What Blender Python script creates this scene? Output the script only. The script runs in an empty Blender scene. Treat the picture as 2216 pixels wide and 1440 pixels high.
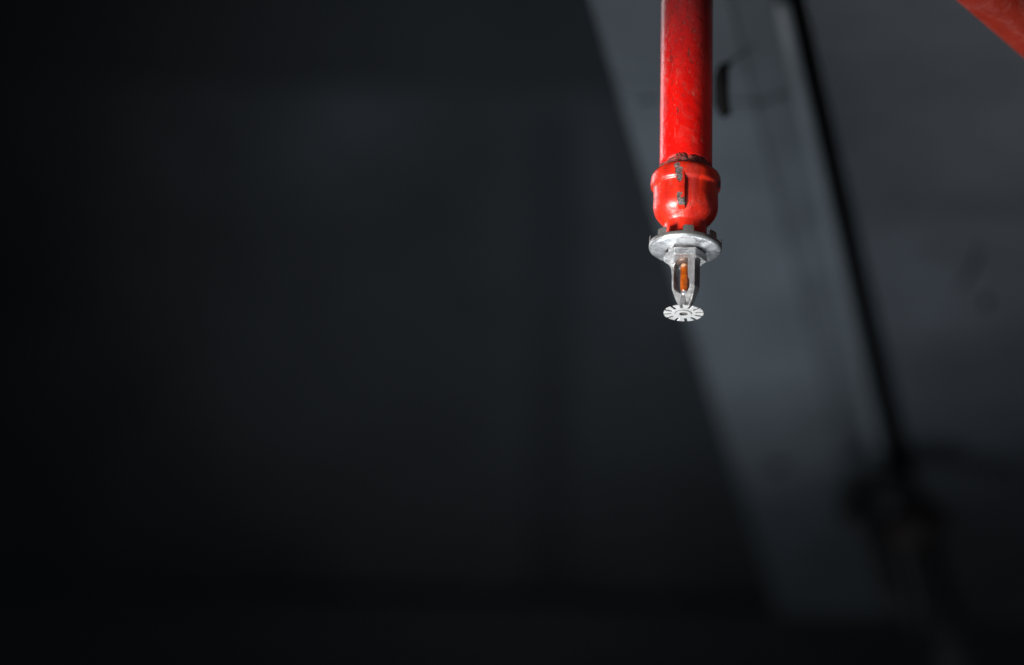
import bpy, bmesh, math, random
from mathutils import Vector, Matrix, Euler, noise
R = math.radians
random.seed(4)
scene = bpy.context.scene
col = scene.collection

# ------------------------------------------------------------------ camera
F, CX, CY = 10000.0, 1108.0, 720.0          # telephoto, in photo pixels (2216 wide)
CAM_Z = 1.5
cam_d = bpy.data.cameras.new("camera")
cam = bpy.data.objects.new("camera", cam_d)
col.objects.link(cam)
scene.camera = cam
cam_d.sensor_width = 36
cam_d.lens = F / 2216 * 36
cam_d.clip_start, cam_d.clip_end = 0.05, 60
CAM_ROT = (Matrix.Rotation(R(90 + 23.4), 3, 'X') @ Matrix.Rotation(R(1.35), 3, 'Z'))
cam.location = (0, 0, CAM_Z)
cam.rotation_euler = CAM_ROT.to_euler()
FOCUS = 2.905
cam_d.dof.use_dof = True
cam_d.dof.focus_distance = FOCUS
cam_d.dof.aperture_fstop = 2.6

def ray(px, py):
    return CAM_ROT @ Vector(((px - CX) / F, (CY - py) / F, -1))
def at_depth(px, py, d):
    return cam.location + ray(px, py) * d
def at_height(px, py, z):
    r = ray(px, py)
    return cam.location + r * ((z - CAM_Z) / r.z)
def at_wall(px, py, y):
    r = ray(px, py)
    return cam.location + r * (y / r.y)

# ------------------------------------------------------------------ world and lamps
w = bpy.data.worlds.new("World"); scene.world = w; w.use_nodes = True
w.node_tree.nodes["Background"].inputs[0].default_value = (0.84, 0.92, 1.0, 1)
w.node_tree.nodes["Background"].inputs[1].default_value = 0.062
scene.view_settings.view_transform = 'Standard'
scene.view_settings.look = 'None'
scene.view_settings.exposure = 0

HEAD = at_depth(1483, 541, FOCUS)           # centre of the ceiling ring of the sprinkler

def area(name, loc, target, sx, sy, power, color=(1, 1, 1), spread=180):
    l = bpy.data.lights.new(name, 'AREA'); l.shape = 'RECTANGLE'
    l.size, l.size_y, l.energy, l.color, l.spread = sx, sy, power, color, R(spread)
    o = bpy.data.objects.new(name, l); col.objects.link(o)
    o.location = loc
    o.rotation_euler = (Vector(target) - Vector(loc)).to_track_quat('-Z', 'Y').to_euler()
    return o
def spot(name, loc, target, power, angle, blend, size, color=(1, 1, 1)):
    l = bpy.data.lights.new(name, 'SPOT'); l.energy = power; l.spot_size = R(angle)
    l.spot_blend = blend; l.shadow_soft_size = size; l.color = color
    o = bpy.data.objects.new(name, l); col.objects.link(o); o.location = loc
    o.rotation_euler = (Vector(target) - Vector(loc)).to_track_quat('-Z', 'Y').to_euler()
    return o
# the bright floor under the sprinkler, the opening on the left, and added spots for the background
area("floor_bounce", HEAD + Vector((-0.12, 0.40, -0.85)), HEAD, 0.7, 0.6, 1.0, (0.93, 0.97, 1.0), 60)
area("opening_left", HEAD + Vector((-0.66, -0.52, -0.50)), HEAD + Vector((0, 0, -0.05)), 0.20, 0.30, 0.84, (1.0, 0.97, 0.94), 29)
area("opening_rim", HEAD + Vector((-0.75, 0.75, 0.47)), HEAD + Vector((0, 0, 0.08)), 0.25, 0.5, 0.22, (0.9, 0.95, 1.0), 50)
spot("beam_fill", (-0.20, 3.55, 0.9), at_height(1600, 560, 3.1), 70, 28, 1.0, 0.22, (0.85, 0.93, 1.0))  # added unseen spot, brightens the middle of the beam
spot("wall_fill", (-0.35, 1.6, 2.1), at_wall(1190, 310, 4.42), 118, 18, 1.0, 0.25, (0.82, 0.92, 1.0))  # added unseen spot, makes a soft pool of light on the wall
spot("panel_fill", (1.0, 2.6, 0.9), at_height(2060, 760, 3.1), 15, 30, 1.0, 0.6, (0.85, 0.93, 1.0))  # added unseen spot, lifts the soffit panel

# ------------------------------------------------------------------ materials
def mat(name):
    m = bpy.data.materials.new(name); m.use_nodes = True
    nt = m.node_tree
    return m, nt, nt.nodes["Principled BSDF"]
def N(nt, t, **kw):
    n = nt.nodes.new(t)
    for k, v in kw.items():
        if k in n.inputs: n.inputs[k].default_value = v
        else: setattr(n, k, v)
    return n
def noise_tex(nt, src, scale, detail=4, rough=0.55, dist=0.0, stretch=None):
    n = N(nt, "ShaderNodeTexNoise", Scale=scale, Detail=detail, Roughness=rough, Distortion=dist)
    if stretch:
        mp = N(nt, "ShaderNodeMapping"); mp.inputs["Scale"].default_value = stretch
        nt.links.new(src, mp.inputs[0]); src = mp.outputs[0]
    nt.links.new(src, n.inputs["Vector"])
    return n.outputs["Fac"]
def ramp(nt, src, a, b, ca=(0, 0, 0, 1), cb=(1, 1, 1, 1)):
    n = N(nt, "ShaderNodeMapRange"); n.inputs[1].default_value = a; n.inputs[2].default_value = b
    n.clamp = True
    nt.links.new(src, n.inputs[0]); return n.outputs[0]
def mathn(nt, op, a, b=None, c=None, clamp=False):
    n = N(nt, "ShaderNodeMath", operation=op); n.use_clamp = clamp
    for i, v in enumerate((a, b, c)):
        if v is None: continue
        if isinstance(v, (int, float)): n.inputs[i].default_value = v
        else: nt.links.new(v, n.inputs[i])
    return n.outputs[0]
def mix(nt, fac, a, b):
    n = N(nt, "ShaderNodeMix", data_type='RGBA')
    for s, v in ((0, fac), (6, a), (7, b)):
        if isinstance(v, (int, float)): n.inputs[s].default_value = v
        elif isinstance(v, tuple): n.inputs[s].default_value = (*v, 1)
        else: nt.links.new(v, n.inputs[s])
    return n.outputs[2]
def bump(nt, bsdf, h, strength, dist):
    b = N(nt, "ShaderNodeBump", Strength=strength, Distance=dist)
    nt.links.new(h, b.inputs["Height"]); nt.links.new(b.outputs[0], bsdf.inputs["Normal"])

S = 0.2905e-3                                # metres per photo pixel at the sprinkler
COSP, SINP = math.cos(R(24.5)), math.sin(R(24.5))
def Z(ys):                                   # height of an axis-level photo row
    return (541 - ys) * S / COSP
def front(px, py, r):                        # local point on the near side at radius r (px)
    x = px - 1484; t = math.sqrt(max(r * r - x * x, 0))
    return Vector((x * S, -t * S, Z(py + SINP * t)))

def red_paint(name, patches=(), grime_shade=True, col_a=(0.82, 0.0045, 0.0015), col_b=(0.58, 0.003, 0.002), speck=0.60):
    m, nt, p = mat(name)
    tc = N(nt, "ShaderNodeTexCoord").outputs["Object"]
    sep = N(nt, "ShaderNodeSeparateXYZ"); nt.links.new(tc, sep.inputs[0]); z = sep.outputs[2]
    # uneven thick paint, fine dust film
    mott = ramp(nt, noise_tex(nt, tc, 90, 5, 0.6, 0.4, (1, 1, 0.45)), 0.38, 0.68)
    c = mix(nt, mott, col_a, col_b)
    dust = ramp(nt, noise_tex(nt, tc, 55, 6, 0.72, 1.2, (1, 1, 0.35)), 0.50, 0.78)
    dust = mathn(nt, 'MULTIPLY', dust, 0.26)
    c = mix(nt, dust, c, (0.42, 0.16, 0.13))
    if grime_shade:                                # sooty film up the pipe, deepened to paint in fading light
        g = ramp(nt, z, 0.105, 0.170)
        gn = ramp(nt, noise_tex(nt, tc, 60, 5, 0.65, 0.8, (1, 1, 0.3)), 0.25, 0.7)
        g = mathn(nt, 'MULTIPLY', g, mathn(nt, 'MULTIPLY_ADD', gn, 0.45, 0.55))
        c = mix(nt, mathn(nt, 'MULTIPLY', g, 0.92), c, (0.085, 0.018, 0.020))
    # pale rubbed specks and dark nicks
    s1 = ramp(nt, noise_tex(nt, tc, 360, 3, 0.6, 0.6, (1, 1, 0.45)), speck, speck + 0.05)
    zone = ramp(nt, noise_tex(nt, tc, 48, 3, 0.6), 0.48, 0.60)
    s1 = mathn(nt, 'MULTIPLY', mathn(nt, 'MULTIPLY', s1, zone), 0.30)
    c = mix(nt, s1, c, (0.40, 0.20, 0.15))
    s2 = ramp(nt, noise_tex(nt, tc, 400, 5, 0.7, 1.0, (1, 1.0, 0.5)), speck - 0.02, speck + 0.02)
    zone2 = ramp(nt, noise_tex(nt, tc, 37, 3, 0.6), 0.46, 0.58)
    s2 = mathn(nt, 'MULTIPLY', s2, zone2)
    c = mix(nt, mathn(nt, 'MULTIPLY', s2, 0.75), c, (0.07, 0.028, 0.025))
    chip = s2
    # named patches of lost paint: (centre, radii xyz in m, colour)
    wob = N(nt, "ShaderNodeTexNoise", Scale=520, Detail=4)
    nt.links.new(tc, wob.inputs["Vector"])
    wv = N(nt, "ShaderNodeVectorMath", operation='SUBTRACT'); wv.inputs[1].default_value = (.5, .5, .5)
    nt.links.new(wob.outputs["Color"], wv.inputs[0])
    sc = N(nt, "ShaderNodeVectorMath", operation='SCALE'); sc.inputs["Scale"].default_value = 0.0052
    nt.links.new(wv.outputs[0], sc.inputs[0])
    ad = N(nt, "ShaderNodeVectorMath", operation='ADD')
    nt.links.new(tc, ad.inputs[0]); nt.links.new(sc.outputs[0], ad.inputs[1])
    metalmask = None
    for cen, rad, pc, amount in patches:
        sb = N(nt, "ShaderNodeVectorMath", operation='SUBTRACT'); sb.inputs[1].default_value = cen
        nt.links.new(ad.outputs[0], sb.inputs[0])
        dv = N(nt, "ShaderNodeVectorMath", operation='DIVIDE'); dv.inputs[1].default_value = rad
        nt.links.new(sb.outputs[0], dv.inputs[0])
        ln = N(nt, "ShaderNodeVectorMath", operation='LENGTH'); nt.links.new(dv.outputs[0], ln.inputs[0])
        k = ramp(nt, ln.outputs["Value"], 1.05, 0.9)
        tone = ramp(nt, noise_tex(nt, tc, 800, 3), 0.42, 0.56)
        pcol = mix(nt, tone, (0.05, 0.028, 0.022), pc)
        edge = ramp(nt, ln.outputs["Value"], 1.28, 1.08)
        c = mix(nt, mathn(nt, 'MULTIPLY', edge, 0.55 * amount), c, (0.20, 0.03, 0.02))
        k = mathn(nt, 'MULTIPLY', k, amount)
        c = mix(nt, k, c, pcol)
        metalmask = k if metalmask is None else mathn(nt, 'MAXIMUM', metalmask, k)
    nt.links.new(c, p.inputs["Base Color"])
    rg = mathn(nt, 'MULTIPLY_ADD', dust, 0.8, 0.36)
    if metalmask is not None: rg = mathn(nt, 'MAXIMUM', rg, mathn(nt, 'MULTIPLY', metalmask, 0.6))
    nt.links.new(rg, p.inputs["Roughness"])
    p.inputs["Coat Weight"].default_value = 0.25
    p.inputs["Coat Roughness"].default_value = 0.25
    h = mathn(nt, 'MULTIPLY', noise_tex(nt, tc, 160, 5, 0.6, 0.3), 1.0)
    h = mathn(nt, 'SUBTRACT', h, mathn(nt, 'MULTIPLY', chip, 0.5))
    if metalmask is not None: h = mathn(nt, 'SUBTRACT', h, mathn(nt, 'MULTIPLY', metalmask, 0.9))
    bump(nt, p, h, 0.5, 0.0012)
    return m

def metal(name, base, rough, spots=0.3, metallic=0.75, bscale=500, bstr=0.25, dark=(0.05, 0.045, 0.05), zone=(0.55, 0.72)):
    m, nt, p = mat(name)
    tc = N(nt, "ShaderNodeTexCoord").outputs["Object"]
    a = ramp(nt, noise_tex(nt, tc, 75, 6, 0.7, 1.5), zone[0], zone[1])
    f = ramp(nt, noise_tex(nt, tc, 900, 4, 0.6), 0.58, 0.7)
    f = mathn(nt, 'MULTIPLY', f, 0.5)
    k = mathn(nt, 'MULTIPLY', mathn(nt, 'MAXIMUM', a, f), spots)
    c = mix(nt, k, base, dark)
    nt.links.new(c, p.inputs["Base Color"])
    p.inputs["Metallic"].default_value = metallic
    rr = mathn(nt, 'MULTIPLY_ADD', noise_tex(nt, tc, 300, 4), 0.25, rough - 0.1)
    nt.links.new(rr, p.inputs["Roughness"])
    bump(nt, p, noise_tex(nt, tc, bscale, 5, 0.65), bstr, 0.0006)
    return m

def dark_surface(name, base, vary=0.35, scale=3, rough=0.7, stain=None):
    m, nt, p = mat(name)
    tc = N(nt, "ShaderNodeTexCoord").outputs["Object"]
    a = ramp(nt, noise_tex(nt, tc, scale, 5, 0.6, 0.4), 0.3, 0.7)
    c = mix(nt, a, tuple(v * (1 - vary) for v in base), tuple(v * (1 + vary) for v in base))
    b = ramp(nt, noise_tex(nt, tc, scale * 6, 5, 0.7, 0.3), 0.55, 0.75)
    c = mix(nt, mathn(nt, 'MULTIPLY', b, 0.3), c, tuple(v * 0.4 for v in base))
    nt.links.new(c, p.inputs["Base Color"])
    p.inputs["Roughness"].default_value = rough
    bump(nt, p, noise_tex(nt, tc, 60, 5, 0.6), 0.3, 0.002)
    return m

GREY = (0.14, 0.135, 0.135)
rust = (0.09, 0.03, 0.022)
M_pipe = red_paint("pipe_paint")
fp = [(tuple(front(1466, 372, 75)), (7 * S, 9 * S, 13 * S), GREY, 1),
      (tuple(front(1467, 385, 76)), (6 * S, 9 * S, 10 * S), GREY, 1),
      (tuple(front(1463, 360, 68)), (8 * S, 12 * S, 8 * S), (0.28, 0.2, 0.2), 1),
      (tuple(front(1467, 427, 76)), (6 * S, 9 * S, 11 * S), (0.16, 0.13, 0.12), 1),
      (tuple(front(1472, 437, 75)), (9 * S, 9 * S, 9 * S), GREY, 1),
      (tuple(front(1556, 397, 76)), (5 * S, 14 * S, 7 * S), (0.06, 0.05, 0.045), 1),
      (tuple(front(1531, 466, 66)), (2 * S, 8 * S, 9 * S), (0.12, 0.03, 0.025), .8)]
M_fit = red_paint("fitting_paint", fp, grime_shade=False, col_a=(0.70, 0.026, 0.007), col_b=(0.42, 0.010, 0.006), speck=0.60)
M_main = red_paint("branch_paint", grime_shade=False, col_a=(0.24, 0.016, 0.006), col_b=(0.21, 0.014, 0.006), speck=0.95)
M_seal, nt, p = mat("thread_sealant")
tc = N(nt, "ShaderNodeTexCoord").outputs["Object"]
k = ramp(nt, noise_tex(nt, tc, 330, 4, 0.6, 1), 0.52, 0.62)
nt.links.new(mix(nt, k, (0.13, 0.035, 0.03), (0.45, 0.05, 0.035)), p.inputs["Base Color"])
p.inputs["Roughness"].default_value = 0.65
bump(nt, p, noise_tex(nt, tc, 700, 4), 0.8, 0.001)
M_ring = metal("ring_chrome", (0.78, 0.81, 0.84), 0.28, 0.7, 0.82, 200, 0.4, (0.10, 0.10, 0.12), zone=(0.48, 0.70))
M_tab = metal("ring_edge_steel", (0.30, 0.29, 0.28), 0.45, 0.5, 0.8)
M_frame = metal("frame_cast", (0.62, 0.63, 0.64), 0.33, 0.75, 0.85, 420, 0.8, (0.10, 0.08, 0.08), (0.48, 0.66))
M_defl = metal("deflector_steel", (0.86, 0.87, 0.87), 0.33, 0.4, 0.65, 260, 0.35)
M_bronze = metal("seat_bronze", (0.16, 0.11, 0.09), 0.5, 0.4, 0.8)
M_cast = metal("frame_rough_casting", (0.20, 0.20, 0.21), 0.5, 0.7, 0.55, 900, 1.0, (0.06, 0.055, 0.055), (0.46, 0.62))
M_bulb, nt, p = mat("bulb_glass")
tc = N(nt, "ShaderNodeTexCoord").outputs["Object"]
sepz = N(nt, "ShaderNodeSeparateXYZ"); nt.links.new(tc, sepz.inputs[0])
bub = ramp(nt, sepz.outputs[2], Z(580), Z(578.5))     # air bubble over the liquid
k = ramp(nt, noise_tex(nt, tc, 190, 4, 0.6, 0.8), 0.35, 0.65)
nt.links.new(mix(nt, bub, mix(nt, k, (0.36, 0.078, 0.004), (0.14, 0.020, 0.003)), (0.42, 0.24, 0.13)), p.inputs["Base Color"])
p.inputs["Roughness"].default_value = 0.12
p.inputs["Subsurface Weight"].default_value = 0.35
p.inputs["Subsurface Radius"].default_value = (0.004, 0.0015, 0.0004)
p.inputs["Coat Weight"].default_value = 1.0; p.inputs["Coat Roughness"].default_value = 0.03
M_blackhole = dark_surface("hole_shade", (0.02, 0.02, 0.016), 0.3, 300)  # near-black colour stands in for shade in the hole and along the step
M_wall = dark_surface("wall_paint", (0.050, 0.054, 0.060), 0.42, 3.2)
M_strip = dark_surface("pilaster_paint", (0.034, 0.037, 0.043), 0.2, 3)
M_ledge = dark_surface("ledge_paint", (0.034, 0.037, 0.042), 0.2, 3)
M_beam = dark_surface("beam_primer", (0.138, 0.156, 0.173), 0.24, 6, 0.55)
M_lip = dark_surface("lit_lip_primer", (0.185, 0.207, 0.225), 0.2, 8, 0.5)  # paler than the beam: the lip's highlight is put into its colour
M_panel = dark_surface("panel_paint", (0.075, 0.083, 0.095), 0.30, 5, 0.6)
M_black = dark_surface("black_iron", (0.009, 0.009, 0.010), 0.3, 20)
M_black.node_tree.nodes["Principled BSDF"].inputs["Specular IOR Level"].default_value = 0.12
M_black.node_tree.nodes["Principled BSDF"].inputs["Roughness"].default_value = 0.9
M_valve = dark_surface("valve_black", (0.018, 0.018, 0.019), 0.3, 20)
M_dullred = dark_surface("sooty_red", (0.014, 0.006, 0.006), 0.3, 20)

# ------------------------------------------------------------------ mesh helpers
def link(name, me, material, parent=None, smooth=True):
    o = bpy.data.objects.new(name, me); col.objects.link(o)
    me.materials.append(material)
    if smooth:
        for f in me.polygons: f.use_smooth = True
    if parent: o.parent = parent
    return o
def from_bm(name, bm, material, parent=None, smooth=True, recalc=True):
    if recalc: bmesh.ops.recalc_face_normals(bm, faces=bm.faces)
    me = bpy.data.meshes.new(name); bm.to_mesh(me); bm.free()
    return link(name, me, material, parent, smooth)
def lathe(bm, prof, seg=128, closed=False, cx=0.0, cy=0.0, warp=None):
    rings = []
    for r, z in prof:
        ring = []
        for i in range(seg):
            a = 2 * math.pi * i / seg
            rr, zz = (r, z) if warp is None else warp(r, z, a)
            ring.append(bm.verts.new((cx + rr * math.cos(a), cy + rr * math.sin(a), zz)))
        rings.append(ring)
    n = len(rings)
    for j in range(n if closed else n - 1):
        A, B = rings[j], rings[(j + 1) % n]
        for i in range(seg):
            k = (i + 1) % seg
            bm.faces.new((A[i], A[k], B[k], B[i]))
    if not closed:
        bm.faces.new(rings[0]); bm.faces.new(rings[-1])
def PX(prof):                                # (radius px, row px) -> metres
    return [(r * S, Z(y)) for r, y in prof]
def box(bm, c, s, rot=None):
    r = bmesh.ops.create_cube(bm, size=1)
    mtx = Matrix.Translation(c) @ (rot.to_4x4() if rot else Matrix.Identity(4)) @ Matrix.Diagonal((*s, 1))
    bmesh.ops.transform(bm, matrix=mtx, verts=r['verts'])
def prism(bm, pts, off):
    """pts: list of 3D points of a polygon; off: extrusion vector"""
    a = [bm.verts.new(q) for q in pts]; b = [bm.verts.new(Vector(q) + off) for q in pts]
    bm.faces.new(a); bm.faces.new(list(reversed(b)))
    for i in range(len(a)):
        k = (i + 1) % len(a)
        bm.faces.new((a[i], b[i], b[k], a[k]))
def tube(bm, path, radius, seg=48, caps=True):
    path = [Vector(q) for q in path]
    t0 = (path[1] - path[0]).normalized()
    nrm = t0.orthogonal().normalized()
    rings = []
    for i, q in enumerate(path):
        if i == 0: t = t0
        elif i == len(path) - 1: t = (path[i] - path[i - 1]).normalized()
        else: t = (path[i + 1] - path[i - 1]).normalized()
        nrm = (nrm - t * nrm.dot(t)).normalized(); b = t.cross(nrm)
        rr = radius[i] if isinstance(radius, (list, tuple)) else radius
        rings.append([bm.verts.new(q + (nrm * math.cos(2 * math.pi * k / seg) + b * math.sin(2 * math.pi * k / seg)) * rr) for k in range(seg)])
    for A, B in zip(rings, rings[1:]):
        for i in range(seg):
            k = (i + 1) % seg
            bm.faces.new((A[i], A[k], B[k], B[i]))
    if caps:
        bm.faces.new(rings[0]); bm.faces.new(rings[-1])
def bevel(o, width, seg=2, angle=30):
    m = o.modifiers.new("bevel", 'BEVEL'); m.width = width; m.segments = seg
    m.limit_method = 'ANGLE'; m.angle_limit = R(angle); m.harden_normals = True
def by_angle(o, deg=35):
    me = o.data
    me.set_sharp_from_angle(angle=R(deg))
def root(name, loc, label, cat, group=None):
    o = bpy.data.objects.new(name, None); col.objects.link(o); o.location = loc
    o.empty_display_size = 0.05
    o['label'] = label; o['category'] = cat
    if group: o['group'] = group
    return o

# ------------------------------------------------------------------ setting: back wall and ceiling
WALL_Y, CEIL_Z, SOFFIT_Z = 4.60, 4.6, CAM_Z + 1.60
bm = bmesh.new()
box(bm, (0, WALL_Y + 0.1, 2.3), (9, 0.2, 4.6))
wall = from_bm("wall", bm, M_wall, smooth=False); wall['kind'] = 'structure'
a, b = at_wall(1150, 262, WALL_Y), at_wall(1222, 1440, WALL_Y)
bm = bmesh.new()
box(bm, ((a.x + b.x) / 2, WALL_Y - 0.004, (a.z + 1.0) / 2), (b.x - a.x, 0.008, a.z - 1.0))
from_bm("pilaster", bm, M_strip, wall, smooth=False)
a = at_wall(900, 185, WALL_Y)
bm = bmesh.new()
box(bm, (-0.6, WALL_Y - 0.005, (a.z + CEIL_Z) / 2), (4.2, 0.010, CEIL_Z - a.z))
from_bm("upper_panel", bm, M_ledge, wall, smooth=False)
bm = bmesh.new()
box(bm, (0, 2.0, CEIL_Z + 0.1), (9, 5.2, 0.2))
ce = from_bm("ceiling", bm, M_wall, smooth=False); ce['kind'] = 'structure'

# ------------------------------------------------------------------ beam over the sprinkler
def line_at(pa, pb, z, y):
    A, B = at_height(*pa, z), at_height(*pb, z)
    t = (y - A.y) / (B.y - A.y)
    return A + (B - A) * t
YN, YF = 2.82, WALL_Y - 0.002
Lp = ((1272, 0), (1672, 1290)); Rp = ((1706, 0), (1962, 1200)); Gp = ((1739, 0), (2016, 1200))
def edge(pair, f=0.0):
    return [line_at(*pair, SOFFIT_Z, YN), line_at(*pair, SOFFIT_Z, YF)]
bl, br, gl = edge(Lp), edge(Rp), edge(Gp)
beam = root("ceiling_beam", (bl[0] + br[0]) / 2, "pale grey blurred beam running diagonally behind the red drop pipe", "beam")
def on_beam(name, bm, m, par=beam, smooth=False):
    bmesh.ops.translate(bm, verts=bm.verts, vec=-Vector(beam.location))
    return from_bm(name, bm, m, par, smooth)
lip_w = 0.012
du = (br[0] - bl[0]).normalized(); du.z = 0
# seam across the beam close to the pipe
def cut(pair_a, pair_b, y0, y1, z0, h, ina=0, inb=0):
    q = [line_at(*pair_a, SOFFIT_Z, y0) + du * ina, line_at(*pair_b, SOFFIT_Z, y0) - du * inb,
         line_at(*pair_b, SOFFIT_Z, y1) - du * inb, line_at(*pair_a, SOFFIT_Z, y1) + du * ina]
    for v in q: v.z = z0
    bm = bmesh.new(); prism(bm, q, Vector((0, 0, h)))
    return bm
ySeam = at_height(1640, 228, SOFFIT_Z).y
Kp = ((1578, 0), (1828, 1000))
o = on_beam("soffit_plate", cut(Lp, Kp, YN, ySeam - 0.002, SOFFIT_Z + 0.002, 0.012), M_beam); bevel(o, 0.002)
o = on_beam("soffit_plate", cut(Lp, Kp, ySeam + 0.002, YF, SOFFIT_Z, 0.014), M_beam); bevel(o, 0.002)
def slope(y0, y1, dz):
    """flank of the plate, folded upwards to the right"""
    q = []
    for pr, y, ins, z in ((Kp, y0, .001, 0), (Rp, y0, -lip_w * .9, .013), (Rp, y1, -lip_w * .9, .013), (Kp, y1, .001, 0)):
        v = line_at(*pr, SOFFIT_Z, y) + du * ins; v.z = SOFFIT_Z + z + dz; q.append(v)
    bm = bmesh.new(); prism(bm, q, Vector((0, 0, 0.008))); return bm
on_beam("folded_flank", slope(YN, ySeam - 0.002, 0.002), M_beam)
on_beam("folded_flank", slope(ySeam + 0.002, YF, 0.0), M_beam)
on_beam("beam_web", cut(Lp, Rp, YN, YF, SOFFIT_Z + 0.0232, 0.25, 0.004, lip_w + 0.004), M_panel)
# rounded lip along the right side, hanging a little lower
A = line_at(*Rp, SOFFIT_Z, YN + 0.25) - du * lip_w * 0.5; B = line_at(*Rp, SOFFIT_Z, YF) - du * lip_w * 0.5
bm = bmesh.new(); tube(bm, [A + (B - A) * (i / 12) + Vector((0, 0, 0.001)) for i in range(13)], lip_w * 0.55, 20)
o = on_beam("rolled_lip", bm, M_lip, smooth=True)
def bolt(x, y, r, h, par, org, m):
    c = at_height(x, y, SOFFIT_Z)
    bm = bmesh.new(); lathe(bm, [(r * .6, -h), (r, -h * .8), (r, 0.0)], 6)
    o = from_bm("bolt_head", bm, m, par, smooth=False); o.location = c - org
bolt(1685, 1003, 0.006, 0.006, beam, beam.location, M_black)
bolt(1400, 215, 0.003, 0.004, beam, beam.location, M_panel)

# soffit panel to the right of the dark gap
q0 = line_at(*Gp, SOFFIT_Z, YN); q1 = line_at(*Gp, SOFFIT_Z, YF)
panel = root("soffit_panel", (q0 + q1) / 2, "dark grey flat soffit panel right of the narrow black gap", "panel")
def on_panel(name, pts, h, m):
    bm = bmesh.new(); prism(bm, [Vector(v) - panel.location for v in pts], Vector((0, 0, h)))
    return from_bm(name, bm, m, panel, smooth=False)
X1 = 1.6
o = on_panel("panel_sheet", [q0, Vector((X1, YN, SOFFIT_Z)), Vector((X1, YF, SOFFIT_Z)), q1], 0.03, M_panel); bevel(o, 0.003)
o = on_panel("side_sheet", [q0 + Vector((.002, 0, .0302)), q0 + Vector((.02, 0, .0302)), q1 + Vector((.02, 0, .0302)), q1 + Vector((.002, 0, .0302))], 0.3, M_strip)
# thin dark rod and stud added in place of scratch marks on the sheet
def rod(name, pts, r, m, par, org, seg=16):
    bm = bmesh.new(); tube(bm, [Vector(v) - org for v in pts], r, seg)
    return from_bm(name, bm, m, par)

bolt(2134, 645, 0.0032, 0.008, panel, panel.location, M_black)
rod("scratch_mark", [at_height(2078, 622, SOFFIT_Z - .002), at_height(2095, 600, SOFFIT_Z - .004), at_height(2112, 570, SOFFIT_Z - .004), at_height(2122, 535, SOFFIT_Z - .001)], 0.0012, M_black, panel, panel.location)
# ------------------------------------------------------------------ wire clip beside the pipe
c0 = at_depth(1563, 160, 3.10)
clip = root("beam_clip", c0, "small black bent wire clip under the beam, right beside the red pipe", "clip")
pts = [at_depth(1640, 96, 3.42), at_depth(1612, 112, 3.38), at_depth(1582, 134, 3.30), at_depth(1564, 150, 3.24), at_depth(1561, 170, 3.22), at_depth(1561, 195, 3.22), at_depth(1562, 222, 3.22), at_depth(1567, 240, 3.22), at_depth(1574, 252, 3.22)]
bm = bmesh.new(); tube(bm, [q - c0 for q in pts], [.0004, .0005, .0009, .0040, .0052, .0052, .0052, .0046, .0034], 16)
from_bm("wire", bm, M_black, clip)

# ------------------------------------------------------------------ dark valve set hanging far back under the beam end
VY = 3.96
c0 = at_wall(1930, 1150, VY)
valve = root("pipe_valve", c0, "blurred black bent pipe with a sooty red valve at the far end of the beam", "valve")
P = lambda x, y: at_wall(x, y, VY) - c0
bm = bmesh.new(); tube(bm, [P(1822, 1075), P(1850, 1052), P(1900, 1048), P(1950, 1060), P(1975, 1080), P(1990, 1140), P(2010, 1230), P(2040, 1330), P(2070, 1470)],
                       [.010, .012, .013, .014, .015, .016, .017, .019, .019], 24)
from_bm("bent_pipe", bm, M_valve, valve)
bm = bmesh.new(); tube(bm, [P(1840, 1040), P(1870, 1110), P(1905, 1180), P(1930, 1260), P(1950, 1330)], [.010, .013, .012, .012, .010], 24)
from_bm("brace", bm, M_valve, valve)
bm = bmesh.new(); tube(bm, [P(1915, 1190) + Vector((0, -.03, 0)), P(1950, 1172) + Vector((0, -.03, 0)), P(1990, 1160) + Vector((0, -.03, 0)), P(2035, 1140) + Vector((0, -.03, 0))], [.014, .022, .020, .012], 24)
from_bm("valve_body", bm, M_dullred, valve)
bm = bmesh.new(); lathe(bm, [(0.006, -.006), (.014, -.005), (.018, 0), (.014, .005), (.006, .006)], 32)
o = from_bm("hand_wheel", bm, M_valve, valve); o.location = P(1850, 1130) + Vector((0, -.02, 0)); o.rotation_euler = (R(70), R(20), 0)

# dark girder crossing under the beam's far end
g = root("cross_girder", Vector((0, WALL_Y - 0.12, 0)) + Vector((0, 0, at_wall(1800, 1400, WALL_Y - .12).z)), "black cross girder along the bottom edge behind the valve", "girder")
a = at_wall(-400, 1395, WALL_Y - .12); b = at_wall(2500, 1395, WALL_Y - .12)
bm = bmesh.new(); box(bm, Vector(((a.x + b.x) / 2, 0, -0.15)), (b.x - a.x, 0.12, 0.30))
o = from_bm("girder_web", bm, M_strip, g, smooth=False)
bm = bmesh.new(); box(bm, Vector(((a.x + b.x) / 2, -0.0, 0.005)), (b.x - a.x + .01, 0.16, 0.01))
o = from_bm("flange", bm, M_strip, g, smooth=False)

# ------------------------------------------------------------------ the sprinkler on its red drop pipe
sp = root("fire_sprinkler", HEAD, "red drop pipe ending in a bare metal fire sprinkler head with orange bulb", "fire sprinkler")
CXA = 1484
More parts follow.
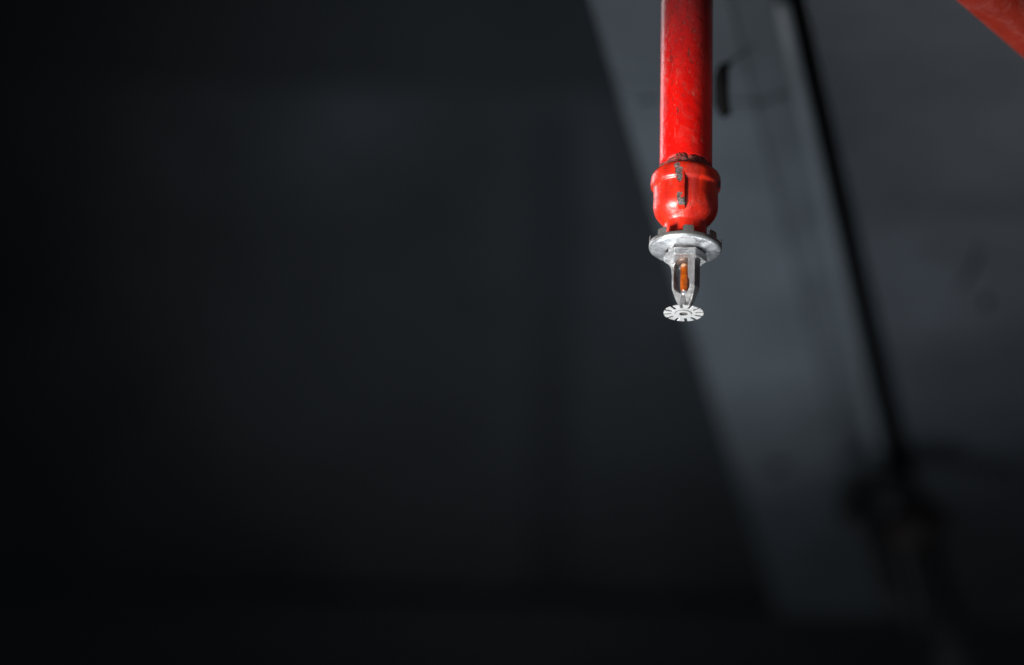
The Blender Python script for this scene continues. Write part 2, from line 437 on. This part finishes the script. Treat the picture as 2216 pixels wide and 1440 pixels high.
# main pipe in the upper right corner
E1, E2 = at_depth(2066, 0, 3.02), at_depth(2066, 0, 3.02)
zmain = at_depth(2140, 62, 3.02).z
E1 = at_height(2068, 0, zmain); E2 = at_height(2218, 128, zmain)
dm = (E2 - E1).normalized()
perp = Vector((dm.y, -dm.x, 0)).normalized()          # towards the right, away from the visible edge
RM = 0.0302
view = (E1 - cam.location).normalized()
side = dm.cross(view).normalized()
if side.x < 0: side = -side
axis = E1 + side * RM
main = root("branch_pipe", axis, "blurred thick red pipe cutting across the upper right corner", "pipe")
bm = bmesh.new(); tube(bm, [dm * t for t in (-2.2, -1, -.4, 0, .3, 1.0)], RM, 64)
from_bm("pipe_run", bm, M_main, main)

# drop pipe with an arm over to the main
TOP = 0.335
t_ = (Vector((HEAD.x, HEAD.y, 0)) - Vector((axis.x, axis.y, 0))).dot(dm)
foot = axis + dm * t_                                  # nearest point of the main
pend = Vector((foot.x - HEAD.x, foot.y - HEAD.y, 0))
path = [Vector((0, 0, Z(365))), Vector((0, 0, Z(200))), Vector((0, 0, Z(0)))]
rb = 0.045
def arc(p, a, b, n=8):
    return [p + a * (rb * (1 - math.sin(math.pi / 2 * i / n))) + b * (rb * (1 - math.cos(math.pi / 2 * i / n))) for i in range(n + 1)]
hd = pend.normalized()
path += arc(Vector((0, 0, TOP)), Vector((0, 0, -1)), hd)
path += arc(Vector((pend.x, pend.y, TOP)), -hd, Vector((0, 0, -1)))
path += [Vector((pend.x, pend.y, axis.z - HEAD.z + RM * 0.8))]
bm = bmesh.new()
fine = []
for A, B in zip(path, path[1:]):
    k = 12 if (B - A).length > .03 else 1
    fine += [A + (B - A) * (i / k) for i in range(k)]
fine.append(path[-1])
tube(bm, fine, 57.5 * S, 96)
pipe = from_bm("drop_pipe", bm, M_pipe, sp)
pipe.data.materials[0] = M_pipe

# thread sealant squeezed out above the fitting
bm = bmesh.new()
def sealwarp(r, z, a):
    p3 = Vector((math.cos(a) * 2.2, math.sin(a) * 2.2, z * 300))
    n = noise.noise(p3 * 2.6) + 0.7 * noise.noise(p3 * 7) + 0.4 * noise.noise(p3 * 15)
    lump = 1.0 * math.exp(-((a - 1.41 * math.pi) / 0.20) ** 2) + 0.5 * math.exp(-((a - 1.60 * math.pi) / 0.35) ** 2)
    mid = Z(367)
    up = z > mid
    zz = z + (n * (2.2 + 3.5 * lump) + (lump * 10 if up else 0)) * S
    rr = r + (n * (0.9 + 1.4 * lump) + lump * 1.2 * (r > 58 * S)) * S
    return rr, zz
lathe(bm, [(56.5 * S, Z(361.5)), (58.2 * S, Z(363)), (59.2 * S, Z(364.5)), (59.6 * S, Z(367)), (60.2 * S, Z(371)), (60.2 * S, Z(376)), (56 * S, Z(378))], 220, warp=sealwarp)
o = from_bm("thread_sealant", bm, M_seal, pipe)
# loose curl of thread tape
bm = bmesh.new()
pts = []
for i in range(22):
    t = i / 21
    px = 1446 + 70 * t; py = 347 - 9 * math.sin(math.pi * min(1, t * 1.6)) + 4 * t + 2.0 * math.sin(9 * t)
    q = front(px, py, 60.5 + 1.5 * math.sin(7 * t) + 1.5)
    pts.append(q)
tube(bm, pts, [(.5 + .9 * abs(math.sin(5 * i / 21 * 2.2))) * S * 1.1 for i in range(22)], 10)
from_bm("tape_curl", bm, M_seal, pipe)

# reducer fitting
bm = bmesh.new()
prof = [(55, 376), (57, 373), (60, 373.6), (64, 374.6), (68, 376.6), (72, 379.6), (74.9, 383.8), (76.3, 389.5), (76.6, 397), (76.5, 403), (76.2, 406), (75.2, 408), (72.6, 411),
        (71.2, 412.5), (70.6, 415), (70.6, 420), (70.8, 430), (71.0, 446), (70.8, 451), (70.0, 456), (67.8, 463), (64.0, 470), (58.0, 477), (52.6, 483), (48.6, 487.5), (46.9, 491),
        (46.5, 497), (46.5, 520), (46.5, 536)]
def castwarp(r, z, a):
    p3 = Vector((math.cos(a) * 1.4, math.sin(a) * 1.4, z * 70))
    return r + noise.noise(p3 * 1.5) * 0.6 * S, z + noise.noise(p3 * 0.9 + Vector((5, 2, 1))) * 1.6 * S
lathe(bm, [(r * S, Z(y)) for r, y in prof], 160, warp=castwarp)
fit = from_bm("reducer_fitting", bm, M_fit, sp)
ms = fit.modifiers.new("sub", 'SUBSURF'); ms.levels = ms.render_levels = 1
def rib(ang):
    bm = bmesh.new()
    rows = [(70, 396), (77.0, 399), (77.6, 410), (77.6, 445), (77.4, 458), (76.0, 466), (70, 473), (60, 478)]
    half = 9.2
    prev = None
    for r, y in rows:
        ring = []
        for x, rr in ((-half - .9, 60), (-half - .5, r - .8), (-half + .9, r), (0, r + .3), (half - .9, r), (half + .5, r - .8), (half + .9, 60)):
            a = ang + x / 74.0
            ring.append(bm.verts.new((math.sin(a) * rr * S, -math.cos(a) * rr * S, Z(y))))
        if prev:
            for i in range(6): bm.faces.new((prev[i], prev[i + 1], ring[i + 1], ring[i]))
            bm.faces.new((prev[6], prev[0], ring[0], ring[6]))
        else: bm.faces.new(ring)
        prev = ring
    bm.faces.new(prev)
    o = from_bm("casting_rib", bm, M_fit, fit)
    s2 = o.modifiers.new("sub", 'SUBSURF'); s2.levels = s2.render_levels = 1
    for e in o.data.edges: pass
    return o
rib(-13.5 / 75); rib(math.pi - 13.5 / 75)

# ceiling ring (escutcheon)
TILT = Euler((R(0.5), R(1.3), 0))
ring_prof = [(38.5, 540), (39.5, 545.5), (41, 547.0), (44, 547.2), (52, 545.6), (62, 544.0), (71, 543.2), (75.5, 542.6), (78, 541), (79.2, 538.2), (79.0, 534), (78.6, 531.5),
             (76.9, 531.5), (77.0, 536), (75.5, 538.3), (62, 540), (44, 543)]
bm = bmesh.new()
def ringwarp(r, z, a):
    n = noise.noise(Vector((math.cos(a) * 3, math.sin(a) * 3, r * 200)))
    return r, z + n * 0.7 * S
lathe(bm, [(r * S, Z(y)) for r, y in ring_prof], 160, closed=True, warp=ringwarp)
ring = from_bm("ceiling_ring", bm, M_ring, sp); by_angle(ring, 50); ring.rotation_euler = TILT
ring.data.materials.append(M_tab)
for f in ring.data.polygons:
    c = f.center; rr = math.hypot(c.x, c.y)
    if rr > 76.5 * S and c.z > Z(539): f.material_index = 1
for k in range(8):
    a0 = R(k * 45 + 2)
    bm = bmesh.new()
    half = R(8.6)
    rows = [531.0, 526, 521.5, 518.8]
    for lay, rr in ((0, 79.0), (1, 77.6)):
        pass
    grid = []
    for j, y in enumerate(rows):
        row = []
        hw = half * (1.0 if j < 3 else 0.9)
        bend = (0, .2, .5, .8)[j]
        for rr in (79.0, 77.4):
            for i in range(5):
                a = a0 + (-hw + 2 * hw * i / 4)
                row.append(bm.verts.new((math.sin(a) * (rr - bend) * S, -math.cos(a) * (rr - bend) * S, Z(y))))
        grid.append(row)
    for A, B in zip(grid, grid[1:]):
        for i in range(4):
            bm.faces.new((A[i], A[i + 1], B[i + 1], B[i])); bm.faces.new((A[5 + i], B[5 + i], B[6 + i], A[6 + i]))
        bm.faces.new((A[0], B[0], B[5], A[5])); bm.faces.new((A[4], A[9], B[9], B[4]))
    T_ = grid[-1]
    for i in range(4): bm.faces.new((T_[i], T_[i + 1], T_[6 + i], T_[5 + i]))
    T_ = grid[0]
    for i in range(4): bm.faces.new((T_[i], T_[5 + i], T_[6 + i], T_[i + 1]))
    o = from_bm("clip_tab", bm, M_tab, ring); by_angle(o, 40)

# sprinkler body: threaded stub, collar, hexagonal wrench boss
bm = bmesh.new()
lathe(bm, PX([(35, 500), (36.5, 545), (37.0, 549), (36.5, 553)]), 96)
o = from_bm("collar", bm, M_tab, sp); by_angle(o); o.data.transform(Matrix.Identity(4))  # darker steel puts the shade of the ring hole into the collar
bm = bmesh.new()
hexp = [(47 * S * math.sin(R(27 + 60 * k)), -47 * S * math.cos(R(27 + 60 * k)), Z(567)) for k in range(6)]
prism(bm, hexp, Vector((0, 0, Z(551) - Z(567))))
boss = from_bm("wrench_boss", bm, M_frame, sp, smooth=True); bevel(boss, 0.55e-3, 3)
# lug on the left of the collar
bm = bmesh.new()
a = R(-48)
box(bm, (math.sin(a) * 33 * S, -math.cos(a) * 33 * S, Z(547)), (17 * S, 22 * S, Z(537) - Z(553)), Matrix.Rotation(a, 3, 'Z'))
o = from_bm("wrench_lug", bm, M_frame, boss); bevel(o, 0.5e-3, 3)

TH = R(40)
U = Vector((math.cos(TH), -math.sin(TH), 0)); V = Vector((math.sin(TH), math.cos(TH), 0))
def uv(u, v, ys):
    v *= 1 - 0.5 * min(1, max(0, (ys - 630) / 34))
    return U * (u * S) + V * (v * S) + Vector((0, 0, Z(ys)))
outer = [(-41, 565.5), (-36, 571), (-31.5, 579), (-30, 590), (-29.5, 606), (-29, 622), (-24, 638), (-19, 651), (-11, 664), (0, 667), (13, 667), (20, 660), (27, 646), (32.5, 633), (33, 612), (33, 590), (34, 576), (37, 565.5)]
inner = [(-18, 566.5), (-22.5, 570), (-24, 578), (-24, 590), (-24, 606), (-23.5, 622), (-17, 629), (-9, 635), (0, 638), (7, 638), (13, 635), (18, 628), (19.5, 618), (17, 611), (13.5, 603), (13, 590), (13, 572), (11, 566.5)]
n = len(outer)
bm = bmesh.new()
Tn = 19.0
lay = []
for v in (-Tn / 2, Tn / 2):
    lay.append(([bm.verts.new(uv(u, v, y)) for u, y in outer], [bm.verts.new(uv(u, v, y)) for u, y in inner]))
for i in range(n - 1):
    k = i + 1
    (o0, i0), (o1, i1) = lay
    bm.faces.new((o0[i], o0[k], i0[k], i0[i])); bm.faces.new((o1[i], i1[i], i1[k], o1[k]))
    bm.faces.new((o0[i], o1[i], o1[k], o0[k])); bm.faces.new((i0[i], i0[k], i1[k], i1[i]))
for i in (0, n - 1):
    bm.faces.new((lay[0][0][i], lay[0][1][i], lay[1][1][i], lay[1][0][i]))
arms = from_bm("frame_arms", bm, M_frame, sp); bevel(arms, 0.8e-3, 2, 25)

# rough cast rib down the outside of each arm
for sgn in (1, -1):
    bm = bmesh.new()
    if sgn == 1: pr = [(-1, 553), (34.6, 553), (34.6, 566), (34.4, 612), (33.6, 629), (24, 626), (20, 613), (16, 603), (16, 571), (13, 566), (-1, 566)]
    else: pr = [(-31, 556), (-31, 612), (-30, 624), (-28.4, 624), (-28.4, 570), (-22, 566), (-12, 566), (-12, 556)]
    v0 = -Tn / 2 - 2.0 if sgn == 1 else -Tn / 2 + 2.5
    base = [uv(u, v0, y) for u, y in pr]
    prism(bm, base, V * ((Tn + 1.0 if sgn == 1 else Tn - 5) * S))
    o = from_bm("arm_rib", bm, M_cast, arms); bevel(o, 0.5e-3, 2, 25)

# nose of the frame carrying the deflector
bm = bmesh.new()
lathe(bm, PX([(6, 632), (9, 636), (10.5, 643), (10.8, 655), (9.5, 668), (9, 676)]), 8)
o = from_bm("nose_screw", bm, M_cast, sp, smooth=True); bevel(o, .3e-3, 2)

# bulb seat, bulb and lower cup
bm = bmesh.new()
lathe(bm, PX([(8, 560), (16, 562), (19, 566), (19.5, 569), (17, 571.5), (9, 572.5), (4, 574)]), 64)
o = from_bm("bulb_seat", bm, M_bronze, sp)
bm = bmesh.new()
lathe(bm, PX([(2.5, 569), (5, 570.5), (8.4, 573), (9.3, 579), (9.4, 590), (9.5, 602), (9.8, 614), (9.8, 622), (8.8, 629), (5.6, 634), (2.5, 636)]), 64)
bulb = from_bm("glass_bulb", bm, M_bulb, sp); bulb.location = (-1.0 * S, 0, 0)
ms = bulb.modifiers.new("sub", 'SUBSURF'); ms.levels = ms.render_levels = 1
bm = bmesh.new()
lathe(bm, PX([(6.4, 631.5), (8.6, 632), (9.3, 636), (9.3, 642), (5, 644)]), 48)
from_bm("lower_cup", bm, M_frame, sp)

# deflector: slotted disc
def deflector():
    bm = bmesh.new()
    Rr, Ri, Rs = 43.0, 9.0, 26.5
    zc = lambda r: Z(678.0 - 0.02 * max(r - 22, 0) + (1.2 if r < 17.5 else 0))
    per = 16                                   # angular steps per tooth+slot
    rad = [9.0, 12, 16.2, 17.8, 21, 24, Rs, 31, 35, 39, 42.2, Rr]
    verts = {}
    th = 1.5
    angs = []
    for k in range(12):
        c = R(9.5 + 30 * k)
        sw = 3.3                              # half slot width in px
        jit = 0.15 * math.sin(k * 2.3)
        def off(r): return math.asin((sw + jit) / r)
        angs.append((c, off))
    # columns: for each slot: left edge, centre, right edge; then tooth interior
    colsf = []
    for k in range(12):
        c, off = angs[k]; c2, off2 = angs[(k + 1) % 12]
        if k == 11: c2 += 2 * math.pi
        colsf.append(('s', lambda r, c=c, off=off: c))
        nT = 6
        for i in range(nT + 1):
            t = i / nT
            colsf.append(('t0' if i < nT else 't1', lambda r, c=c, c2=c2, off=off, off2=off2, t=t: (c + off(r)) * (1 - t) + (c2 - off2(r)) * t))
    nc = len(colsf)
    def V_(j, i, layer):
        key = (j, i % nc, layer)
        if key not in verts:
            a = colsf[i % nc][1](max(rad[j], 12)); r = rad[j]
            z = zc(r) + (th * S if layer else 0)
            if r > 30: z += 0.25 * S * (r - 30) / 13 * math.sin(3 * a + 1)
            verts[key] = bm.verts.new((math.cos(a) * r * S, -math.sin(a) * -r * S * -1, z))
        return verts[key]
    js = rad.index(Rs)
    solid = set()
    for j in range(len(rad) - 1):
        for i in range(nc):
            kind0, kind1 = colsf[i][0], colsf[(i + 1) % nc][0]
            if j >= js and (kind0 == 's' or kind1 == 's'): continue
            solid.add((j, i))
    for (j, i) in solid:
        bm.faces.new((V_(j, i, 0), V_(j + 1, i, 0), V_(j + 1, i + 1, 0), V_(j, i + 1, 0)))
        bm.faces.new((V_(j, i, 1), V_(j, i + 1, 1), V_(j + 1, i + 1, 1), V_(j + 1, i, 1)))
        if (j + 1, i) not in solid: bm.faces.new((V_(j + 1, i, 0), V_(j + 1, i, 1), V_(j + 1, i + 1, 1), V_(j + 1, i + 1, 0)))
        if (j - 1, i) not in solid: bm.faces.new((V_(j, i, 0), V_(j, i + 1, 0), V_(j, i + 1, 1), V_(j, i, 1)))
        if (j, (i + 1) % nc) not in solid: bm.faces.new((V_(j, i + 1, 0), V_(j + 1, i + 1, 0), V_(j + 1, i + 1, 1), V_(j, i + 1, 1)))
        if (j, (i - 1) % nc) not in solid: bm.faces.new((V_(j, i, 0), V_(j, i, 1), V_(j + 1, i, 1), V_(j + 1, i, 0)))
    return bm
dfl = from_bm("deflector", deflector(), M_defl, sp); by_angle(dfl, 30)
dfl.location = (-2.2 * S, 0, 0); dfl.rotation_euler = (0, R(0.2), 0)
bm = bmesh.new()
lathe(bm, PX([(4.5, 672), (9.4, 672.5), (9.6, 677.5), (8.4, 679.2), (7.4, 678.6), (7.0, 674), (3, 673.5)]), 48)
o = from_bm("rivet", bm, M_blackhole, dfl)
# dark arc round the centre, painted-in shade of the stamped step
bm = bmesh.new()
pts = []
for i in range(24):
    a = R(-100 + 175 * i / 23)
    pts.append((math.sin(a) * 18.5 * S, -math.cos(a) * 18.5 * S, Z(678.4)))
tube(bm, pts, [(.25 + .55 * math.sin(math.pi * i / 23)) * S for i in range(24)], 8)
from_bm("step_shade", bm, M_blackhole, dfl)
